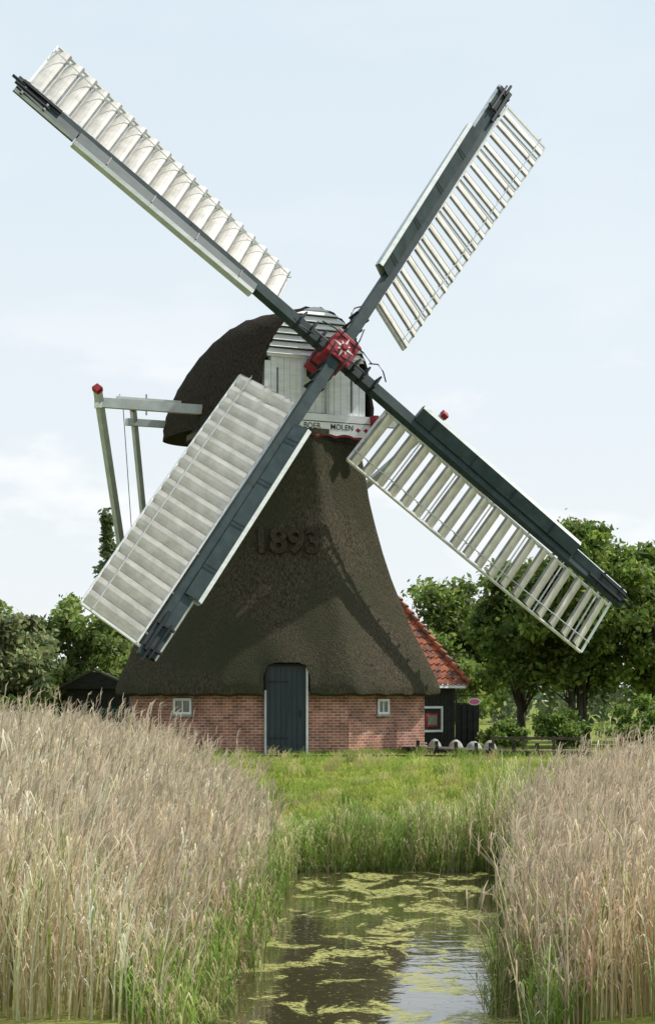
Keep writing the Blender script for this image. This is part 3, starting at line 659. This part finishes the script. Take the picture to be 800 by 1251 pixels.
# ------------------------------------------------------------------ reeds
def reeds(name,pos,zt,tan,green,pg,leaves=4,plume=0.7,wst=0.012,lean=0.10,hr=(0.72,1.06),ws=1.0,wind=0.03,pw=0.7):
    n=len(pos); st=Strips(); x,y=pos[:,0],pos[:,1]; z=np.maximum(gz(x,y),-1.35)
    patch=1+0.11*np.sin(x*2.3+y*0.7)*np.cos(y*0.9-x)+0.08*np.sin(x*6.1+y*2.1)
    h=np.maximum((zt(x,y)-z)*patch,0.25)*(hr[0]+(hr[1]-hr[0])*rng.random(n)**pw)
    la=rng.random(n)*2*np.pi; lm=lean*np.abs(rng.normal(size=n))+0.02
    lx=np.cos(la)*lm+wind*(1+0.8*np.sin(x*1.3+y*0.6)); ly=np.sin(la)*lm
    isg=rng.random(n)<pg(x,y)
    tone=1+0.14*np.sin(x*1.7+y*0.5)*np.sin(y*0.8+1)
    base=np.where(isg[:,None],np.array(green),np.array(tan))*(1+0.24*rng.normal(size=(n,1))).clip(0.4,1.5)*tone[:,None]
    base=base*(1+0.06*rng.normal(size=(n,3))); base=base.clip(0.01,0.85)
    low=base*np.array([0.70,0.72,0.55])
    def at(t):
        return np.stack([x+lx*h*t**2,y+ly*h*t**2,z+h*t*(1-0.06*lm*t)],-1)
    K=4; ts=np.linspace(0,1,K)
    P=np.stack([at(np.full(n,t)) for t in ts],1)
    da=rng.random(n)*1.2-0.6; D=np.stack([np.cos(da),np.sin(da),np.zeros(n)],-1)
    W=np.stack([np.full(n,wst*1.0),np.full(n,wst*.85),np.full(n,wst*.7),np.full(n,wst*.35)],1)
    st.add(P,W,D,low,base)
    for j in range(leaves):
        t0=0.10+0.72*rng.random(n); a=rng.random(n)*2*np.pi; ln=(0.18+0.26*rng.random(n))*(h/1.8).clip(.5,1.2)
        p0=at(t0); hd=np.stack([np.cos(a),np.sin(a),np.zeros(n)],-1)
        upv=np.array([0,0,1.0]); k1=0.9+0.6*rng.random((n,1)); sp=0.7
        P=np.stack([p0,p0+hd*ln[:,None]*0.25*sp+upv*ln[:,None]*0.5*k1,p0+hd*ln[:,None]*0.6*sp+upv*ln[:,None]*0.75*k1,p0+hd*ln[:,None]*1.0*sp+upv*ln[:,None]*0.6],1)
        D=np.stack([-np.sin(a),np.cos(a),rng.normal(size=n)*0.5],-1); D/=np.linalg.norm(D,axis=1,keepdims=True)
        W=np.stack([np.full(n,.006),np.full(n,.014),np.full(n,.010),np.full(n,.002)],1)*ws
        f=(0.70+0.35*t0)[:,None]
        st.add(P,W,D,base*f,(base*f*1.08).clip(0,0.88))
    pl=np.where((rng.random(n)<plume)&~isg)[0]
    if len(pl):
        p1=at(np.ones(n))[pl]; m=len(pl); a=rng.normal(size=m)*0.7+0.3
        hd=np.stack([np.cos(a),np.sin(a),np.zeros(m)],-1)
        pc=np.array((0.64,0.53,0.39))*(0.6+0.5*rng.random((m,1)))
        for rep in range(3):
            L_=(0.08+0.13*rng.random(m))[:,None]; sp=hd*(0.15+0.45*rng.random((m,1)))+rng.normal(size=(m,3))*0.12
            P=np.stack([p1-np.array([0,0,.06]),p1+sp*L_*.4+np.array([0,0,.55])*L_,p1+sp*L_*1.2+np.array([0,0,.85])*L_],1)
            D=rand_unit(m); W=np.stack([np.full(m,.005),np.full(m,.015),np.full(m,.003)],1)
            st.add(P,W,D,pc,pc*1.15)
    return st.build(name,'reed')
def sample(n,fx0,fx1,y0,y1,pw=1.0):
    y=y0+(y1-y0)*rng.random(n)**pw; a=fx0(y); b=fx1(y)
    x=a+(b-a)*rng.random(n); return np.stack([x,y],-1)
TAN=(0.82,0.67,0.47); GRN=(0.26,0.33,0.09)
def lb(y): d=y-CY; return xl(y)-0.02+0.12*np.sin(d*2.1)+0.08*np.sin(d*5.3)-ss(d,31,50)*2.6
def rb(y): d=y-CY; return xr(y)+0.02+0.12*np.sin(d*1.9)+0.08*np.sin(d*4.7)+ss(d,33,46)*1.8
def ztl(x,y): dist=np.maximum(lb(y)-x,0); return -0.18+1.17*(1-np.exp(-dist/1.05))
def ztr(x,y): dist=np.maximum(x-rb(y),0); return -0.15+0.74*(1-np.exp(-dist/0.75))
p=sample(27500,lambda y:-0.15*(y-CY)-0.5,lb,-6.0,30,0.8)
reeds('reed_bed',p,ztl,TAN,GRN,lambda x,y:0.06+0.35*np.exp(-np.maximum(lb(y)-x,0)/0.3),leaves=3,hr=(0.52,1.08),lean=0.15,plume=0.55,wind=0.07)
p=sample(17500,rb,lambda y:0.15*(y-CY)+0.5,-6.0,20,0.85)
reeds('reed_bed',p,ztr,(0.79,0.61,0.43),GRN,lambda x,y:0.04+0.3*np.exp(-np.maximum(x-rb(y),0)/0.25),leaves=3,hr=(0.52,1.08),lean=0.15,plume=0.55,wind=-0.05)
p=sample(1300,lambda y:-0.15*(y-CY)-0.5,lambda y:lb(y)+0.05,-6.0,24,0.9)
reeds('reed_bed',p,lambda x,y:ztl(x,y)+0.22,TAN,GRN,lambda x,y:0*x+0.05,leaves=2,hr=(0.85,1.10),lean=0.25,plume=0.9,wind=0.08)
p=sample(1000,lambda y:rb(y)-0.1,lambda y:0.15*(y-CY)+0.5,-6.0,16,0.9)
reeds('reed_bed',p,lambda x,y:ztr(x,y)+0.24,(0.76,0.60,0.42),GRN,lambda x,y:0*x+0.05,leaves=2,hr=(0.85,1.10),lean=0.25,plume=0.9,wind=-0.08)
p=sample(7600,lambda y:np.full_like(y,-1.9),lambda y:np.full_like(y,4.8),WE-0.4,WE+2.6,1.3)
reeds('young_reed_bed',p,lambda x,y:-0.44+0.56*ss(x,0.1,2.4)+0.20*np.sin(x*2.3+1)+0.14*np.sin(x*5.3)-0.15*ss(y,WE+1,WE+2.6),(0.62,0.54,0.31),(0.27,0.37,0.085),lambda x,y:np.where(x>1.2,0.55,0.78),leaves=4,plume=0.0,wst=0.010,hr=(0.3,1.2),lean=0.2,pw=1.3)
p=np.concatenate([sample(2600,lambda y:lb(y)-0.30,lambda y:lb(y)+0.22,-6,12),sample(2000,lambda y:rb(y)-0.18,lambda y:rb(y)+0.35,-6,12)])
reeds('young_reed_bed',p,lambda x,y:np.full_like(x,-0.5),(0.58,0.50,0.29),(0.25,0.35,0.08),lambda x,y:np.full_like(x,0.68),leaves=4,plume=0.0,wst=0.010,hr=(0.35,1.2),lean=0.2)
# lawn
st=Strips()
def blades(x,y,h,w0,cg):
    n=len(x); z=gz(x,y); a=rng.random(n)*6.283; lf=0.3+0.5*rng.random(n)
    P=np.stack([np.stack([x,y,z-0.01],-1),np.stack([x+np.cos(a)*h*.12,y+np.sin(a)*h*.12,z+h*.6],-1),np.stack([x+np.cos(a)*h*lf,y+np.sin(a)*h*lf,z+h],-1)],1)
    d=rng.random(n)*1.4-.7; D=np.stack([np.cos(d),np.sin(d),0*d],-1)
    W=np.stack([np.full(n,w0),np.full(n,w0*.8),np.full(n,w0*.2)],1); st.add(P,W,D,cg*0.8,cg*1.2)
n=80000; d_=35.0+25*rng.random(n); y=d_+CY; x=-0.15*d_+(0.30*d_)*rng.random(n)
k=(x>lb(y)-1.0); x=x[k];y=y[k];d_=d_[k]; n=len(x)
pat=0.5+0.25*np.sin(x*1.7+np.sin(y*1.1)*2)*np.cos(y*0.9+x*.5)+0.25*np.sin(x*3.9-y*0.8)*np.sin(y*2.2+x)
h=(0.02+0.05*rng.random(n)+0.12*pat**2*rng.random(n))*np.where(d_<39,1.5,1.0)
yel=np.clip(0.15+0.5*(1-pat),0,1)
cg=np.where(rng.random((n,1))<yel[:,None]*0.6,np.array((0.56,0.51,0.18)),np.array((0.38,0.45,0.078)))*(0.7+0.5*rng.random((n,1)))*(0.8+0.35*pat[:,None])
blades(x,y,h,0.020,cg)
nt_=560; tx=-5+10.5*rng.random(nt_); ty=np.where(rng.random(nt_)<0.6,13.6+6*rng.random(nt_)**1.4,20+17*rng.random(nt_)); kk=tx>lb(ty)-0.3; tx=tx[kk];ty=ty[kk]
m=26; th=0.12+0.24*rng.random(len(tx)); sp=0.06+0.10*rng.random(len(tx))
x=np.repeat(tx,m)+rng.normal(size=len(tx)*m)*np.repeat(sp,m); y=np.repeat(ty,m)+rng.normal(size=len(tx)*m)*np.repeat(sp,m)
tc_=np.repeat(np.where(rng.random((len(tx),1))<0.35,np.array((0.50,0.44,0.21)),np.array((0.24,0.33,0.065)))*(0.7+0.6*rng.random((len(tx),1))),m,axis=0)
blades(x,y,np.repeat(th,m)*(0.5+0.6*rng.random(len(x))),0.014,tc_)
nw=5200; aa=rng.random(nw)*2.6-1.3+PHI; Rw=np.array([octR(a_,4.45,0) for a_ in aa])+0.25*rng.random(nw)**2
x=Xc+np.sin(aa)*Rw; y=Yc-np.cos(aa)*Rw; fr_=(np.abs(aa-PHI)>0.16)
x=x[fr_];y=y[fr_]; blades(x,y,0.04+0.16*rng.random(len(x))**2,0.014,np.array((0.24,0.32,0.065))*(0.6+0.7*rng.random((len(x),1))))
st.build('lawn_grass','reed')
